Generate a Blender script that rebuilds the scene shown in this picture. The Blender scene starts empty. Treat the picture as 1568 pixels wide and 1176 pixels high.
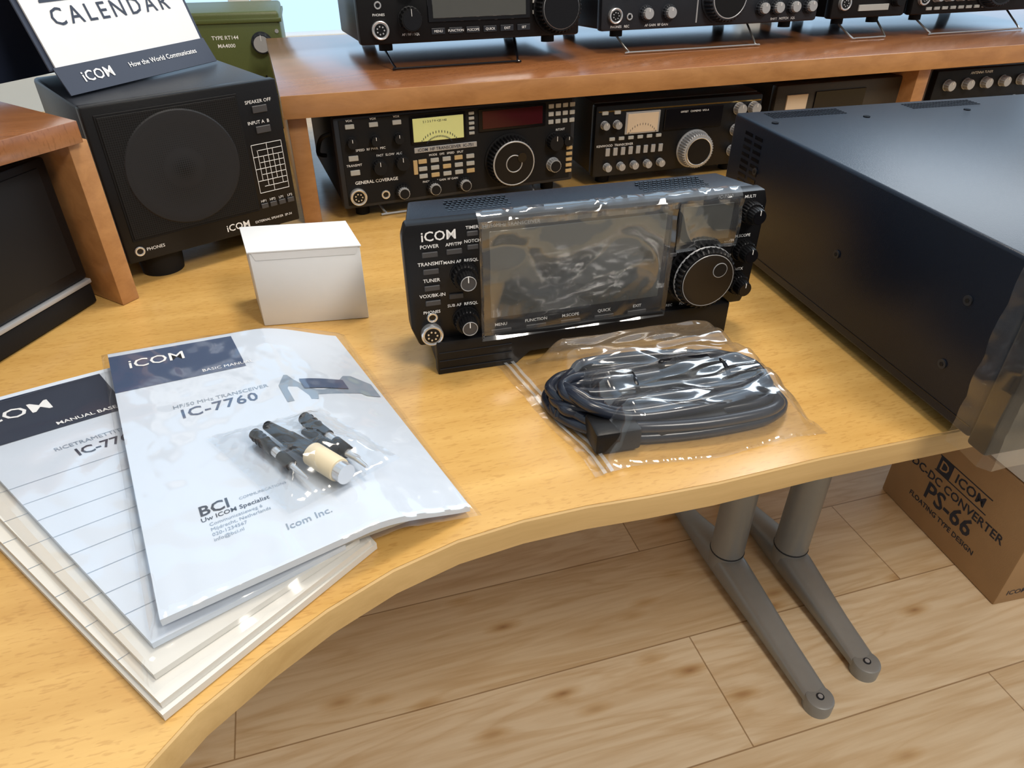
import bpy, bmesh, math, random
from mathutils import Vector, Matrix, noise
random.seed(4)
scene=bpy.context.scene
DZ=0.73
R=math.radians
# ------------------------------------------------------------------ materials
def newmat(name):
    m=bpy.data.materials.new(name); m.use_nodes=True
    nt=m.node_tree; return m,nt,nt.nodes['Principled BSDF']
def mat(name,col,rough=.5,metal=0.,var=.06,scale=60,bump=0.,bscale=400,coat=0.,emit=None,es=0.,spec=.5):
    m,nt,b=newmat(name)
    tc=nt.nodes.new('ShaderNodeTexCoord')
    n=nt.nodes.new('ShaderNodeTexNoise'); n.inputs['Scale'].default_value=scale; n.inputs['Detail'].default_value=4
    nt.links.new(tc.outputs['Object'],n.inputs['Vector'])
    mx=nt.nodes.new('ShaderNodeMix'); mx.data_type='RGBA'
    c=list(col)
    mx.inputs[6].default_value=[x*(1-var) for x in c]+[1]
    mx.inputs[7].default_value=[min(1,x*(1+var)) for x in c]+[1]
    nt.links.new(n.outputs['Fac'],mx.inputs[0]); nt.links.new(mx.outputs[2],b.inputs['Base Color'])
    b.inputs['Roughness'].default_value=rough; b.inputs['Metallic'].default_value=metal
    b.inputs['Coat Weight'].default_value=coat; b.inputs['Specular IOR Level'].default_value=spec
    if bump:
        n2=nt.nodes.new('ShaderNodeTexNoise'); n2.inputs['Scale'].default_value=bscale
        nt.links.new(tc.outputs['Object'],n2.inputs['Vector'])
        bp=nt.nodes.new('ShaderNodeBump'); bp.inputs['Strength'].default_value=bump; bp.inputs['Distance'].default_value=.0006
        nt.links.new(n2.outputs['Fac'],bp.inputs['Height']); nt.links.new(bp.outputs[0],b.inputs['Normal'])
    if emit:
        b.inputs['Emission Color'].default_value=list(emit)+[1]; b.inputs['Emission Strength'].default_value=es
    return m
def ramp(nt,stops):
    r=nt.nodes.new('ShaderNodeValToRGB'); e=r.color_ramp.elements
    e[0].position=stops[0][0]; e[0].color=list(stops[0][1])+[1]
    e[1].position=stops[-1][0]; e[1].color=list(stops[-1][1])+[1]
    for p,c in stops[1:-1]:
        k=e.new(p); k.color=list(c)+[1]
    return r
def wood(name,c1,c2,rough,yaw,sx,sy,coat=.2,blotch=.25,flecks=0.):
    m,nt,b=newmat(name)
    tc=nt.nodes.new('ShaderNodeTexCoord')
    mp=nt.nodes.new('ShaderNodeMapping'); mp.vector_type='POINT'
    mp.inputs['Rotation'].default_value=(0,0,-yaw)
    nt.links.new(tc.outputs['Object'],mp.inputs['Vector'])
    sc=nt.nodes.new('ShaderNodeMapping'); sc.inputs['Scale'].default_value=(sx,sy,sy)
    nt.links.new(mp.outputs[0],sc.inputs['Vector'])
    n=nt.nodes.new('ShaderNodeTexNoise'); n.inputs['Scale'].default_value=1; n.inputs['Detail'].default_value=8; n.inputs['Roughness'].default_value=.65
    n.inputs['Distortion'].default_value=.4
    nt.links.new(sc.outputs[0],n.inputs['Vector'])
    r=ramp(nt,[(.3,c1),(.7,c2)]); nt.links.new(n.outputs['Fac'],r.inputs[0])
    n2=nt.nodes.new('ShaderNodeTexNoise'); n2.inputs['Scale'].default_value=3.5; n2.inputs['Detail'].default_value=3
    nt.links.new(tc.outputs['Object'],n2.inputs['Vector'])
    mx=nt.nodes.new('ShaderNodeMix'); mx.data_type='RGBA'; mx.blend_type='MULTIPLY'; mx.inputs[0].default_value=blotch
    nt.links.new(r.outputs[0],mx.inputs[6])
    r3=ramp(nt,[(.3,(.6,.5,.4)),(.65,(1,1,1))]); nt.links.new(n2.outputs['Fac'],r3.inputs[0]); nt.links.new(r3.outputs[0],mx.inputs[7])
    o=mx.outputs[2]
    if flecks:
        s2=nt.nodes.new('ShaderNodeMapping'); s2.inputs['Scale'].default_value=(110,520,110)
        nt.links.new(mp.outputs[0],s2.inputs['Vector'])
        n3=nt.nodes.new('ShaderNodeTexNoise'); n3.inputs['Scale'].default_value=1; n3.inputs['Detail'].default_value=2
        nt.links.new(s2.outputs[0],n3.inputs['Vector'])
        r4=ramp(nt,[(.34,(.62,.5,.38)),(.44,(1,1,1))]); nt.links.new(n3.outputs['Fac'],r4.inputs[0])
        m4=nt.nodes.new('ShaderNodeMix'); m4.data_type='RGBA'; m4.blend_type='MULTIPLY'; m4.inputs[0].default_value=flecks
        nt.links.new(o,m4.inputs[6]); nt.links.new(r4.outputs[0],m4.inputs[7]); o=m4.outputs[2]
    nt.links.new(o,b.inputs['Base Color'])
    b.inputs['Roughness'].default_value=rough; b.inputs['Coat Weight'].default_value=coat; b.inputs['Coat Roughness'].default_value=.25
    return m
def floor_mat():
    m,nt,b=newmat('laminate_planks')
    tc=nt.nodes.new('ShaderNodeTexCoord')
    mp=nt.nodes.new('ShaderNodeMapping'); mp.inputs['Rotation'].default_value=(0,0,-R(16.5))
    nt.links.new(tc.outputs['Object'],mp.inputs['Vector'])
    off=nt.nodes.new('ShaderNodeMapping'); off.inputs['Location'].default_value=(.25,-.042,0)
    nt.links.new(mp.outputs[0],off.inputs['Vector'])
    def brick(c1,c2,mort,ms):
        k=nt.nodes.new('ShaderNodeTexBrick'); k.offset=.37; k.squash=1
        k.inputs['Scale'].default_value=1; k.inputs['Mortar Size'].default_value=ms
        k.inputs['Brick Width'].default_value=1.25; k.inputs['Row Height'].default_value=.2125
        k.inputs['Color1'].default_value=c1; k.inputs['Color2'].default_value=c2; k.inputs['Mortar'].default_value=mort
        k.inputs['Mortar Smooth'].default_value=.3
        nt.links.new(off.outputs[0],k.inputs['Vector']); return k
    k=brick((.73,.57,.37,1),(.82,.67,.47,1),(.40,.27,.15,1),.0014)
    kk=brick((0,0,0,1),(1,1,1,1),(.5,.5,.5,1),0)
    sc=nt.nodes.new('ShaderNodeMapping'); sc.inputs['Scale'].default_value=(1.0,8,1)
    va=nt.nodes.new('ShaderNodeVectorMath'); va.operation='MULTIPLY_ADD'
    va.inputs[1].default_value=(7,3,5)
    nt.links.new(kk.outputs['Color'],va.inputs[0]); nt.links.new(off.outputs[0],va.inputs[2])
    nt.links.new(va.outputs[0],sc.inputs['Vector'])
    n=nt.nodes.new('ShaderNodeTexNoise'); n.inputs['Scale'].default_value=1.3; n.inputs['Detail'].default_value=5; n.inputs['Distortion'].default_value=.8
    nt.links.new(sc.outputs[0],n.inputs['Vector'])
    ml=nt.nodes.new('ShaderNodeMath'); ml.operation='MULTIPLY'; ml.inputs[1].default_value=8
    nt.links.new(n.outputs['Fac'],ml.inputs[0])
    fr=nt.nodes.new('ShaderNodeMath'); fr.operation='PINGPONG'; fr.inputs[1].default_value=.5
    nt.links.new(ml.outputs[0],fr.inputs[0])
    r=ramp(nt,[(0,(.80,.69,.54)),(.3,(1,1,1))])
    nt.links.new(fr.outputs[0],r.inputs[0])
    mx=nt.nodes.new('ShaderNodeMix'); mx.data_type='RGBA'; mx.blend_type='MULTIPLY'; mx.inputs[0].default_value=.5
    nt.links.new(k.outputs['Color'],mx.inputs[6]); nt.links.new(r.outputs[0],mx.inputs[7])
    s2=nt.nodes.new('ShaderNodeMapping'); s2.inputs['Scale'].default_value=(6,90,1)
    nt.links.new(va.outputs[0],s2.inputs['Vector'])
    n2=nt.nodes.new('ShaderNodeTexNoise'); n2.inputs['Scale'].default_value=1; n2.inputs['Detail'].default_value=5
    nt.links.new(s2.outputs[0],n2.inputs['Vector'])
    r2=ramp(nt,[(.35,(.80,.70,.57)),(.6,(1,1,1))]); nt.links.new(n2.outputs['Fac'],r2.inputs[0])
    m2=nt.nodes.new('ShaderNodeMix'); m2.data_type='RGBA'; m2.blend_type='MULTIPLY'; m2.inputs[0].default_value=.55
    nt.links.new(mx.outputs[2],m2.inputs[6]); nt.links.new(r2.outputs[0],m2.inputs[7])
    s3=nt.nodes.new('ShaderNodeMapping'); s3.inputs['Scale'].default_value=(3.4,10,1)
    nt.links.new(va.outputs[0],s3.inputs['Vector'])
    v=nt.nodes.new('ShaderNodeTexVoronoi'); v.inputs['Scale'].default_value=1.4
    nt.links.new(s3.outputs[0],v.inputs['Vector'])
    r4=ramp(nt,[(.0,(.34,.21,.11)),(.04,(.60,.43,.27)),(.12,(.88,.80,.68)),(.2,(1,1,1))]); nt.links.new(v.outputs['Distance'],r4.inputs[0])
    m3=nt.nodes.new('ShaderNodeMix'); m3.data_type='RGBA'; m3.blend_type='MULTIPLY'; m3.inputs[0].default_value=.85
    nt.links.new(m2.outputs[2],m3.inputs[6]); nt.links.new(r4.outputs[0],m3.inputs[7])
    nt.links.new(m3.outputs[2],b.inputs['Base Color'])
    b.inputs['Roughness'].default_value=.42
    return m
def film(name,lo=.04,hi=.5,bump=.6,scale=18,tint=(1,1,1),rough=.12,dist=.004,haze=.0):
    m=bpy.data.materials.new(name); m.use_nodes=True; nt=m.node_tree
    nt.nodes.remove(nt.nodes['Principled BSDF']); out=nt.nodes['Material Output']
    tr=nt.nodes.new('ShaderNodeBsdfTransparent'); tr.inputs[0].default_value=list(tint)+[1]
    gl=nt.nodes.new('ShaderNodeBsdfGlossy'); gl.inputs['Roughness'].default_value=rough
    tc=nt.nodes.new('ShaderNodeTexCoord')
    n=nt.nodes.new('ShaderNodeTexNoise'); n.noise_type='RIDGED_MULTIFRACTAL'; n.inputs['Scale'].default_value=scale; n.inputs['Detail'].default_value=2; n.inputs['Distortion'].default_value=.6
    nt.links.new(tc.outputs['Object'],n.inputs['Vector'])
    bp=nt.nodes.new('ShaderNodeBump'); bp.inputs['Strength'].default_value=bump; bp.inputs['Distance'].default_value=dist
    nt.links.new(n.outputs['Fac'],bp.inputs['Height']); nt.links.new(bp.outputs[0],gl.inputs['Normal'])
    lw=nt.nodes.new('ShaderNodeLayerWeight'); lw.inputs['Blend'].default_value=.35; nt.links.new(bp.outputs[0],lw.inputs['Normal'])
    mr=nt.nodes.new('ShaderNodeMapRange'); mr.inputs['To Min'].default_value=lo; mr.inputs['To Max'].default_value=hi
    nt.links.new(lw.outputs['Facing'],mr.inputs['Value'])
    mx=nt.nodes.new('ShaderNodeMixShader'); nt.links.new(mr.outputs[0],mx.inputs[0]); nt.links.new(tr.outputs[0],mx.inputs[1]); nt.links.new(gl.outputs[0],mx.inputs[2])
    o=mx.outputs[0]
    if haze:
        df=nt.nodes.new('ShaderNodeBsdfDiffuse'); df.inputs[0].default_value=(.85,.88,.92,1)
        m2=nt.nodes.new('ShaderNodeMixShader'); m2.inputs[0].default_value=haze
        nt.links.new(o,m2.inputs[1]); nt.links.new(df.outputs[0],m2.inputs[2]); o=m2.outputs[0]
    nt.links.new(o,out.inputs['Surface'])
    return m
def grille_mat(name,col,scale=420):
    m,nt,b=newmat(name)
    tc=nt.nodes.new('ShaderNodeTexCoord')
    v=nt.nodes.new('ShaderNodeTexVoronoi'); v.inputs['Scale'].default_value=scale; v.inputs['Randomness'].default_value=0.
    nt.links.new(tc.outputs['Object'],v.inputs['Vector'])
    r=ramp(nt,[(.25,(0.001,.001,.001)),(.45,col)]); nt.links.new(v.outputs['Distance'],r.inputs[0])
    nt.links.new(r.outputs[0],b.inputs['Base Color']); b.inputs['Roughness'].default_value=.55; b.inputs['Specular IOR Level'].default_value=.25
    return m
M={}
M['black']=mat('black_plastic',(.006,.006,.007),.40,bump=.15,spec=.27)
M['blackg']=mat('black_gloss',(.005,.005,.007),.15,spec=.4)
M['blackm']=mat('black_matte',(.008,.008,.009),.6,bump=.2,spec=.2)
M['navy']=mat('dark_painted_steel',(.007,.010,.018),.38,bump=.35,bscale=900,spec=.3)
M['deck']=mat('deck_painted_steel',(.004,.008,.018),.34,bump=.2,bscale=900,spec=.30)
M['dgrey']=mat('dark_grey_metal',(.020,.023,.030),.40,bump=.2,spec=.3)
M['grey']=mat('grey_metal_paint',(.28,.285,.28),.38,.3)
M['chrome']=mat('chrome',(.72,.73,.75),.22,.75)
M['silver']=mat('silver_trim',(.42,.43,.45),.4,.35)
M['white']=mat('white_card',(.78,.79,.80),.55,var=.02)
M['label']=mat('white_print',(.9,.9,.9),.6,var=.01)
M['labeld']=mat('grey_print',(.3,.32,.34),.6,var=.01)
M['labelf']=mat('faint_grey_print',(.02,.03,.045),.6,var=.01)
M['paper']=mat('white_paper',(.60,.66,.75),.6,var=.015,scale=8)
M['cream']=mat('cream_paper',(.70,.68,.63),.6,var=.02)
M['inkblue']=mat('navy_ink',(.04,.07,.15),.5)
M['inkdk']=mat('dark_ink',(.016,.024,.05),.5)
M['inkgrey']=mat('grey_ink',(.22,.28,.36),.5)
M['btn']=mat('button_grey',(.05,.05,.055),.45)
M['btnw']=mat('button_light',(.40,.40,.38),.45)
M['btny']=mat('button_tan',(.50,.36,.18),.45)
M['green']=mat('olive_green_paint',(.080,.100,.028),.45,bump=.3)
M['brown']=mat('dark_brown_case',(.04,.032,.022),.45,bump=.3)
M['meter']=mat('meter_face',(.60,.62,.26),.4,emit=(.6,.62,.25),es=.12)
M['meterw']=mat('meter_face_warm',(.65,.52,.38),.4)
M['disp']=mat('dark_display',(.045,.006,.010),.12)
M['screen']=mat('lcd_screen',(.070,.073,.068),.10,coat=.6)
M['cable']=mat('cable_rubber',(.012,.016,.028),.25)
M['ivory']=mat('ivory_plastic',(.68,.58,.40),.4)
M['gold']=mat('brass_contact',(.7,.5,.2),.25,1.)
M['wire']=mat('steel_wire',(.6,.6,.6),.25,.9)
M['card']=mat('corrugated_cardboard',(.40,.25,.125),.75,var=.08,scale=25,bump=.4)
M['desk']=wood('beech_desktop',(.57,.32,.085),(.72,.445,.145),.27,R(17),2.2,26,coat=.35,flecks=.35)
M['edge']=wood('desk_edge_band',(.52,.33,.12),(.68,.46,.20),.5,R(17),3,40)
M['shelf']=wood('cherry_shelf_wood',(.23,.088,.032),(.35,.140,.052),.20,R(18),2.5,40,coat=.7,flecks=.5)
M['shelfe']=wood('shelf_edge_wood',(.36,.165,.058),(.50,.25,.095),.4,R(18),3,60)
M['floor']=floor_mat()
M['wall']=mat('wall_paint',(.74,.80,.82),.8,var=.02,scale=4)
M['frame']=mat('window_frame_paint',(.8,.83,.84),.5,var=.02)
M['film']=film('plastic_film',.04,.40,.45,9,haze=.02,rough=.10)
M['filmbag']=film('polybag_film',.06,.55,.6,14,rough=.10,haze=.025)
M['filmsc']=film('screen_protector_film',.10,.55,.35,9,rough=.09,haze=.03,dist=.006)
M['filmw']=film('shipping_film',.04,.35,.5,8,rough=.10,haze=.02,dist=.006)
M['grille']=grille_mat('speaker_grille',(.010,.010,.011),420)
M['grille2']=grille_mat('speaker_grille_cone',(.018,.018,.020),420)
# ------------------------------------------------------------------ builder
def textmesh(s,size,bold=0.,align='CENTER',spacing=1.):
    cu=bpy.data.curves.new('t','FONT'); cu.body=s; cu.size=size; cu.align_x=align; cu.align_y='CENTER'
    cu.offset=bold*size; cu.space_character=spacing; cu.resolution_u=2
    ob=bpy.data.objects.new('t',cu); scene.collection.objects.link(ob)
    dg=bpy.context.evaluated_depsgraph_get(); me=bpy.data.meshes.new_from_object(ob.evaluated_get(dg))
    v=[x.co.copy() for x in me.vertices]; f=[list(p.vertices) for p in me.polygons]
    bpy.data.objects.remove(ob); bpy.data.curves.remove(cu); bpy.data.meshes.remove(me)
    return v,f
class Obj:
    def __init__(s,name,loc=(0,0,0),yaw=0):
        s.e=bpy.data.objects.new(name,None); scene.collection.objects.link(s.e)
        s.e.location=loc; s.e.rotation_euler=(0,0,R(yaw)); s.e.empty_display_size=.02
        s.p={}; s.T=Matrix.Identity(4)
    def add(s,part,m,vs,fs):
        d=s.p.setdefault(part,dict(v=[],f=[],mi=[],mats=[]))
        if m not in d['mats']: d['mats'].append(m)
        k=d['mats'].index(m); o=len(d['v'])
        d['v']+= [s.T@Vector(v) for v in vs]
        for f in fs: d['f'].append([i+o for i in f]); d['mi'].append(k)
    def addbm(s,part,m,bm):
        bm.verts.ensure_lookup_table(); bm.verts.index_update()
        s.add(part,m,[v.co.copy() for v in bm.verts],[[v.index for v in f.verts] for f in bm.faces]); bm.free()
    def box(s,part,m,x0,x1,y0,y1,z0,z1,bev=0,seg=2):
        bm=bmesh.new(); bmesh.ops.create_cube(bm,size=1)
        for v in bm.verts:
            v.co=Vector(((x0+x1)/2+v.co.x*(x1-x0),(y0+y1)/2+v.co.y*(y1-y0),(z0+z1)/2+v.co.z*(z1-z0)))
        if bev: bmesh.ops.bevel(bm,geom=bm.edges[:],offset=bev,segments=seg,affect='EDGES',profile=.5)
        s.addbm(part,m,bm)
    def prism(s,part,m,pts,z0,z1,bev=0,seg=2,axis='Z'):
        n=len(pts)
        bm=bmesh.new()
        def P(p,z): return (p[0],p[1],z) if axis=='Z' else ((p[0],z,p[1]) if axis=='Y' else (z,p[0],p[1]))
        lo=[bm.verts.new(P(p,z0)) for p in pts]; hi=[bm.verts.new(P(p,z1)) for p in pts]
        bm.faces.new(lo[::-1]); bm.faces.new(hi)
        for i in range(n): bm.faces.new((lo[i],lo[(i+1)%n],hi[(i+1)%n],hi[i]))
        bmesh.ops.recalc_face_normals(bm,faces=bm.faces[:])
        if bev: bmesh.ops.bevel(bm,geom=bm.edges[:],offset=bev,segments=seg,affect='EDGES',profile=.5)
        s.addbm(part,m,bm)
    def cyl(s,part,m,c,ax,r,h,r2=None,n=32,bev=0):
        r2=r if r2 is None else r2
        q=Vector((0,0,1)).rotation_difference(Vector(ax).normalized()).to_matrix().to_4x4()
        T=Matrix.Translation(Vector(c))@q
        if bev: prof=[(0,0),(r,0),(r2,h-bev),(r2-bev*.3,h-bev*.3),(r2-bev,h),(0,h)]
        else: prof=[(0,0),(r,0),(r2,h),(0,h)]
        vs=[];fs=[]
        for (a,b) in prof:
            if a==0: vs.append(T@Vector((0,0,b)))
            else:
                for i in range(n):
                    t=2*math.pi*i/n; vs.append(T@Vector((a*math.cos(t),a*math.sin(t),b)))
        k=1
        for i in range(n): fs.append([0,k+(i+1)%n,k+i])
        for j in range(len(prof)-3):
            for i in range(n): fs.append([k+i,k+(i+1)%n,k+n+(i+1)%n,k+n+i])
            k+=n
        L=len(vs)-1
        for i in range(n): fs.append([k+i,k+(i+1)%n,L])
        s.add(part,m,vs,fs)
    def knob(s,part,m,c,ax,r,h,ribs=24,d=.08):
        q=Vector((0,0,1)).rotation_difference(Vector(ax).normalized()).to_matrix().to_4x4()
        T=Matrix.Translation(Vector(c))@q; n=ribs*4; vs=[];fs=[]
        prof=[(r*1.06,0,0),(r*1.06,h*.12,0),(r,h*.14,1),(r*.96,h*.9,1),(r*.88,h,0)]
        for a,b,w in prof:
            for i in range(n):
                rr=a*(1-(d if (i%4)<2 and w else 0)); t=2*math.pi*i/n
                vs.append(T@Vector((rr*math.cos(t),rr*math.sin(t),b)))
        for j in range(len(prof)-1):
            for i in range(n): fs.append([j*n+i,j*n+(i+1)%n,(j+1)*n+(i+1)%n,(j+1)*n+i])
        fs.append([(len(prof)-1)*n+i for i in range(n)])
        s.add(part,m,vs,fs)
    def torus(s,part,m,c,ax,R0,r,n=40,k=8):
        q=Vector((0,0,1)).rotation_difference(Vector(ax).normalized()).to_matrix().to_4x4()
        T=Matrix.Translation(Vector(c))@q; vs=[];fs=[]
        for i in range(n):
            a=2*math.pi*i/n
            for j in range(k):
                b=2*math.pi*j/k
                vs.append(T@Vector(((R0+r*math.cos(b))*math.cos(a),(R0+r*math.cos(b))*math.sin(a),r*math.sin(b))))
        for i in range(n):
            for j in range(k):
                fs.append([i*k+j,((i+1)%n)*k+j,((i+1)%n)*k+(j+1)%k,i*k+(j+1)%k])
        s.add(part,m,vs,fs)
    def tube(s,part,m,pts,r,n=8,sub=6,closed=False):
        P=[Vector(p) for p in pts]
        Q=[];L=len(P)
        rng=range(L) if closed else range(L-1)
        for i in rng:
            p0=P[(i-1)%L] if (closed or i>0) else P[0]; p1=P[i]; p2=P[(i+1)%L]
            p3=P[(i+2)%L] if (closed or i+2<L) else P[-1]
            for k in range(sub):
                t=k/sub
                Q.append(.5*((2*p1)+(p2-p0)*t+(2*p0-5*p1+4*p2-p3)*t*t+(3*p1-p0-3*p2+p3)*t**3))
        if not closed: Q.append(P[-1])
        P=Q
        L=len(P); vs=[];fs=[]; up=None
        for i,p in enumerate(P):
            a=P[(i+1)%L] if (closed or i<L-1) else p; b=P[(i-1)%L] if (closed or i>0) else p
            t=(a-b).normalized()
            if up is None:
                up=Vector((0,0,1)) if abs(t.z)<.9 else Vector((1,0,0))
            x=(up-t*up.dot(t)).normalized(); y=t.cross(x); up=x
            for k in range(n):
                w=2*math.pi*k/n; vs.append(p+x*math.cos(w)*r+y*math.sin(w)*r)
        for i in range(L if closed else L-1):
            for k in range(n):
                j=(i+1)%L; fs.append([i*n+k,i*n+(k+1)%n,j*n+(k+1)%n,j*n+k])
        if not closed:
            fs.append([k for k in range(n)][::-1]); fs.append([(L-1)*n+k for k in range(n)])
        s.add(part,m,vs,fs)
    def text(s,part,m,st,size,fn,bold=0.,align='CENTER',spacing=1.):
        v,f=textmesh(st,size,bold,align,spacing)
        s.add(part,m,[fn(a.x,a.y) for a in v],f)
    def done(s):
        for k,d in s.p.items():
            me=bpy.data.meshes.new(k); me.from_pydata([tuple(v) for v in d['v']],[],d['f'])
            for m in d['mats']: me.materials.append(M[m] if isinstance(m,str) else m)
            me.polygons.foreach_set('material_index',d['mi'])
            me.polygons.foreach_set('use_smooth',[True]*len(d['f'])); me.update()
            me.set_sharp_from_angle(angle=R(32))
            ob=bpy.data.objects.new(k,me); scene.collection.objects.link(ob); ob.parent=s.e
        return s.e
class Panel:
    """front face in local x (right) / z (up), facing -y. u from left, v from top (fractions)"""
    def __init__(p,o,x0,z0,W,H,y=0):
        p.o=o;p.x0=x0;p.z0=z0;p.W=W;p.H=H;p.y=y
    def c(p,u,v,d=0): return Vector((p.x0+u*p.W,p.y-d,p.z0+(1-v)*p.H))
    def txt(p,u,v,st,size,m='label',bold=0.,align='CENTER',d=.0004,spacing=1.):
        b=p.c(u,v,d); p.o.text('printing',m,st,size,lambda x,y:(b.x+x,b.y,b.z+y),bold,align,spacing)
    def btn(p,u,v,w=.011,h=.0045,m='btn',d=.0018):
        b=p.c(u,v); p.o.box('buttons',m,b.x-w/2,b.x+w/2,b.y-d,b.y+.001,b.z-h/2,b.z+h/2,.0005,1)
    def rect(p,part,m,u0,v0,u1,v1,d=.001,bev=.0004):
        a=p.c(u0,v1); b=p.c(u1,v0); p.o.box(part,m,a.x,b.x,a.y-d,a.y+.001,a.z,b.z,bev,1)
    def knob(p,u,v,r,h,m='black',ribs=18,cap=None,mark=True):
        b=p.c(u,v); p.o.knob('knobs',m,b,(0,-1,0),r,h,ribs)
        if cap: p.o.cyl('knobs',cap,b-Vector((0,h,0)),(0,-1,0),r*.78,.0008,n=32)
        if mark: p.o.box('knobs','label',b.x-.0003,b.x+.0003,b.y-h-.0012,b.y-h,b.z+r*.3,b.z+r*.85)
    def conn(p,u,v,r,m='chrome'):
        b=p.c(u,v); p.o.cyl('connectors',m,b,(0,-1,0),r,.006,n=32)
        p.o.cyl('connectors','black',b-Vector((0,.0061,0)),(0,-1,0),r*.72,.0004,n=24)
        for i in range(7):
            a=i*2*math.pi/7; q=b+Vector((r*.42*math.cos(a),-.0064,r*.42*math.sin(a)))
            p.o.cyl('connectors','chrome',q,(0,-1,0),r*.09,.0008,n=8)
        p.o.torus('connectors',m,b-Vector((0,.006,0)),(0,-1,0),r*.9,r*.12)
    def jack(p,u,v,r=.004):
        b=p.c(u,v); p.o.torus('connectors','chrome',b-Vector((0,.001,0)),(0,-1,0),r,r*.3,24,6); p.o.cyl('connectors','blackg',b,(0,-1,0),r,.0006,n=20)
Y18=18.1
# ------------------------------------------------------------------ room
def plainmesh(name,vs,fs,m):
    me=bpy.data.meshes.new(name); me.from_pydata(vs,[],fs); me.materials.append(M[m]); ob=bpy.data.objects.new(name,me); scene.collection.objects.link(ob); return ob
plainmesh('floor',[(-2.2,-1.6,0),(3.4,-1.6,0),(3.4,3.6,0),(-2.2,3.6,0)],[(0,1,2,3)],'floor')
n18=Vector((-math.sin(R(Y18)),math.cos(R(Y18)),0)); u18=Vector((math.cos(R(Y18)),math.sin(R(Y18)),0))
wb=Obj('wall_back',n18*1.95,Y18)
wb.box('sill_wall','wall',-1.6,3.0,0,.12,0,.78)
wb.box('lintel','wall',-1.6,3.0,0,.12,2.3,2.7)
for x in (-1.6,2.8): wb.box('pier','wall',x,x+.2,0,.12,.78,2.3)
wb.done()
for i,(a,b) in enumerate([(-1.4,.0),(.0,1.4),(1.4,2.8)]):
    w=Obj('window_%d'%(i+1),n18*1.95,Y18)
    for x in (a,b-.05): w.box('frame','frame',x+.001,x+.049,.03,.09,.782,2.298,.004)
    for z in (.782,1.5,2.25): w.box('frame','frame',a+.05,b-.05,.03,.09,z,z+.048,.004)
    w.done()
wl=Obj('wall_left',(0,0,0),0)
wl.box('plaster','wall',-2.0,-1.9,-1.5,1.25,0,2.7); wl.done()
# ------------------------------------------------------------------ desk
edge=[(1.45,.79),(.383,.483),(.255,.447),(.162,.417),(.105,.402),(.057,.391),(.008,.376),(-.039,.356),(-.082,.329),(-.12,.296),(-.152,.261),(-.179,.226),(-.198,.188),(-.215,.13),(-.228,.04),(-.234,-.08),(-.236,-.4)]
desk=Obj('corner_desk',(0,0,0))
back=[(-1.3,-.4),(-1.3,1.48),(.95,2.25)]
desk.prism('top','desk',edge+back,DZ-.025,DZ,0)
vs=[];fs=[];P=[Vector((a,b,0)) for a,b in edge]
prof=[(-.0005,DZ-.0001),(.0012,DZ-.002),(.0018,DZ-.006),(.0018,DZ-.020),(.0012,DZ-.0245),(-.0005,DZ-.0255)]
for i,p in enumerate(P):
    t=(P[min(i+1,len(P)-1)]-P[max(i-1,0)]).normalized(); nn=Vector((-t.y,t.x,0))
    for d,z in prof: vs.append(Vector((p.x,p.y,z))+nn*d)
k=len(prof)
for i in range(len(P)-1):
    for j in range(k-1): fs.append([i*k+j,i*k+j+1,(i+1)*k+j+1,(i+1)*k+j])
desk.add('edge_band','edge',vs,fs)
def foot(col,tip,rear):
    cx,cy=col
    d=Vector((tip[0]-rear[0],tip[1]-rear[1],0)).normalized()
    s=Vector((-d.y,d.x,0))
    Lr=(Vector((*rear,0))-Vector((cx,cy,0))).length; Lt=(Vector((*tip,0))-Vector((cx,cy,0))).length
    secs=[(-Lr,.016,.022,0),(-Lr*.6,.022,.034,0.0),(-.03,.030,.062,0),(.03,.030,.062,0),(Lt*.6,.024,.038,0),(Lt-.02,.022,.026,0)]
    vs=[];fs=[];n=16
    for (a,w,h,_) in secs:
        c=Vector((cx,cy,0))+d*a
        for i in range(n):
            t=2*math.pi*i/n; ct,st=math.cos(t),math.sin(t)
            X=abs(ct)**.6*(1 if ct>0 else -1); Z=abs(st)**.6*(1 if st>0 else -1)
            vs.append(c+s*w*X+Vector((0,0,.006+(h-.006)/2*(1+Z))))
    for j in range(len(secs)-1):
        for i in range(n): fs.append([j*n+i,j*n+(i+1)%n,(j+1)*n+(i+1)%n,(j+1)*n+i])
    fs.append([i for i in range(n)][::-1]); fs.append([(len(secs)-1)*n+i for i in range(n)])
    desk.add('leg_foot','grey',vs,fs)
    c=Vector((cx,cy,0))+d*(Lt-.02)
    desk.cyl('leg_foot','grey',c+Vector((0,0,.0)),(0,0,1),.0235,.027,n=28,bev=.004)
    desk.cyl('leg_foot','dgrey',c+Vector((0,0,.027)),(0,0,1),.0065,.001,n=16)
    desk.cyl('leg_foot','silver',c+Vector((0,0,.028)),(0,0,1),.004,.001,n=16)
    desk.cyl('leg_foot','blackm',c,(0,0,1),.02,.008,n=20)
    desk.cyl('leg_column','grey',(cx,cy,.03),(0,0,1),.032,.45,.029,n=32)
    desk.cyl('leg_column','grey',(cx,cy,.45),(0,0,1),.024,DZ-.025-.45-.012,n=32)
    desk.torus('leg_column','dgrey',(cx,cy,.066),(0,0,1),.031,.002)
    desk.cyl('leg_column','grey',(cx,cy,DZ-.0375),(0,0,1),.06,.012,n=32)
foot((.418,.955),(.503,.648),(.345,1.16))
foot((.545,.965),(.612,.715),(.475,1.2))
desk.box('crossbar','dgrey',.42,.56,.95,.975,.60,.64)
desk.cyl('leg_column','grey',(-.75,.2,.0),(0,0,1),.03,DZ-.026,n=24)
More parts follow.
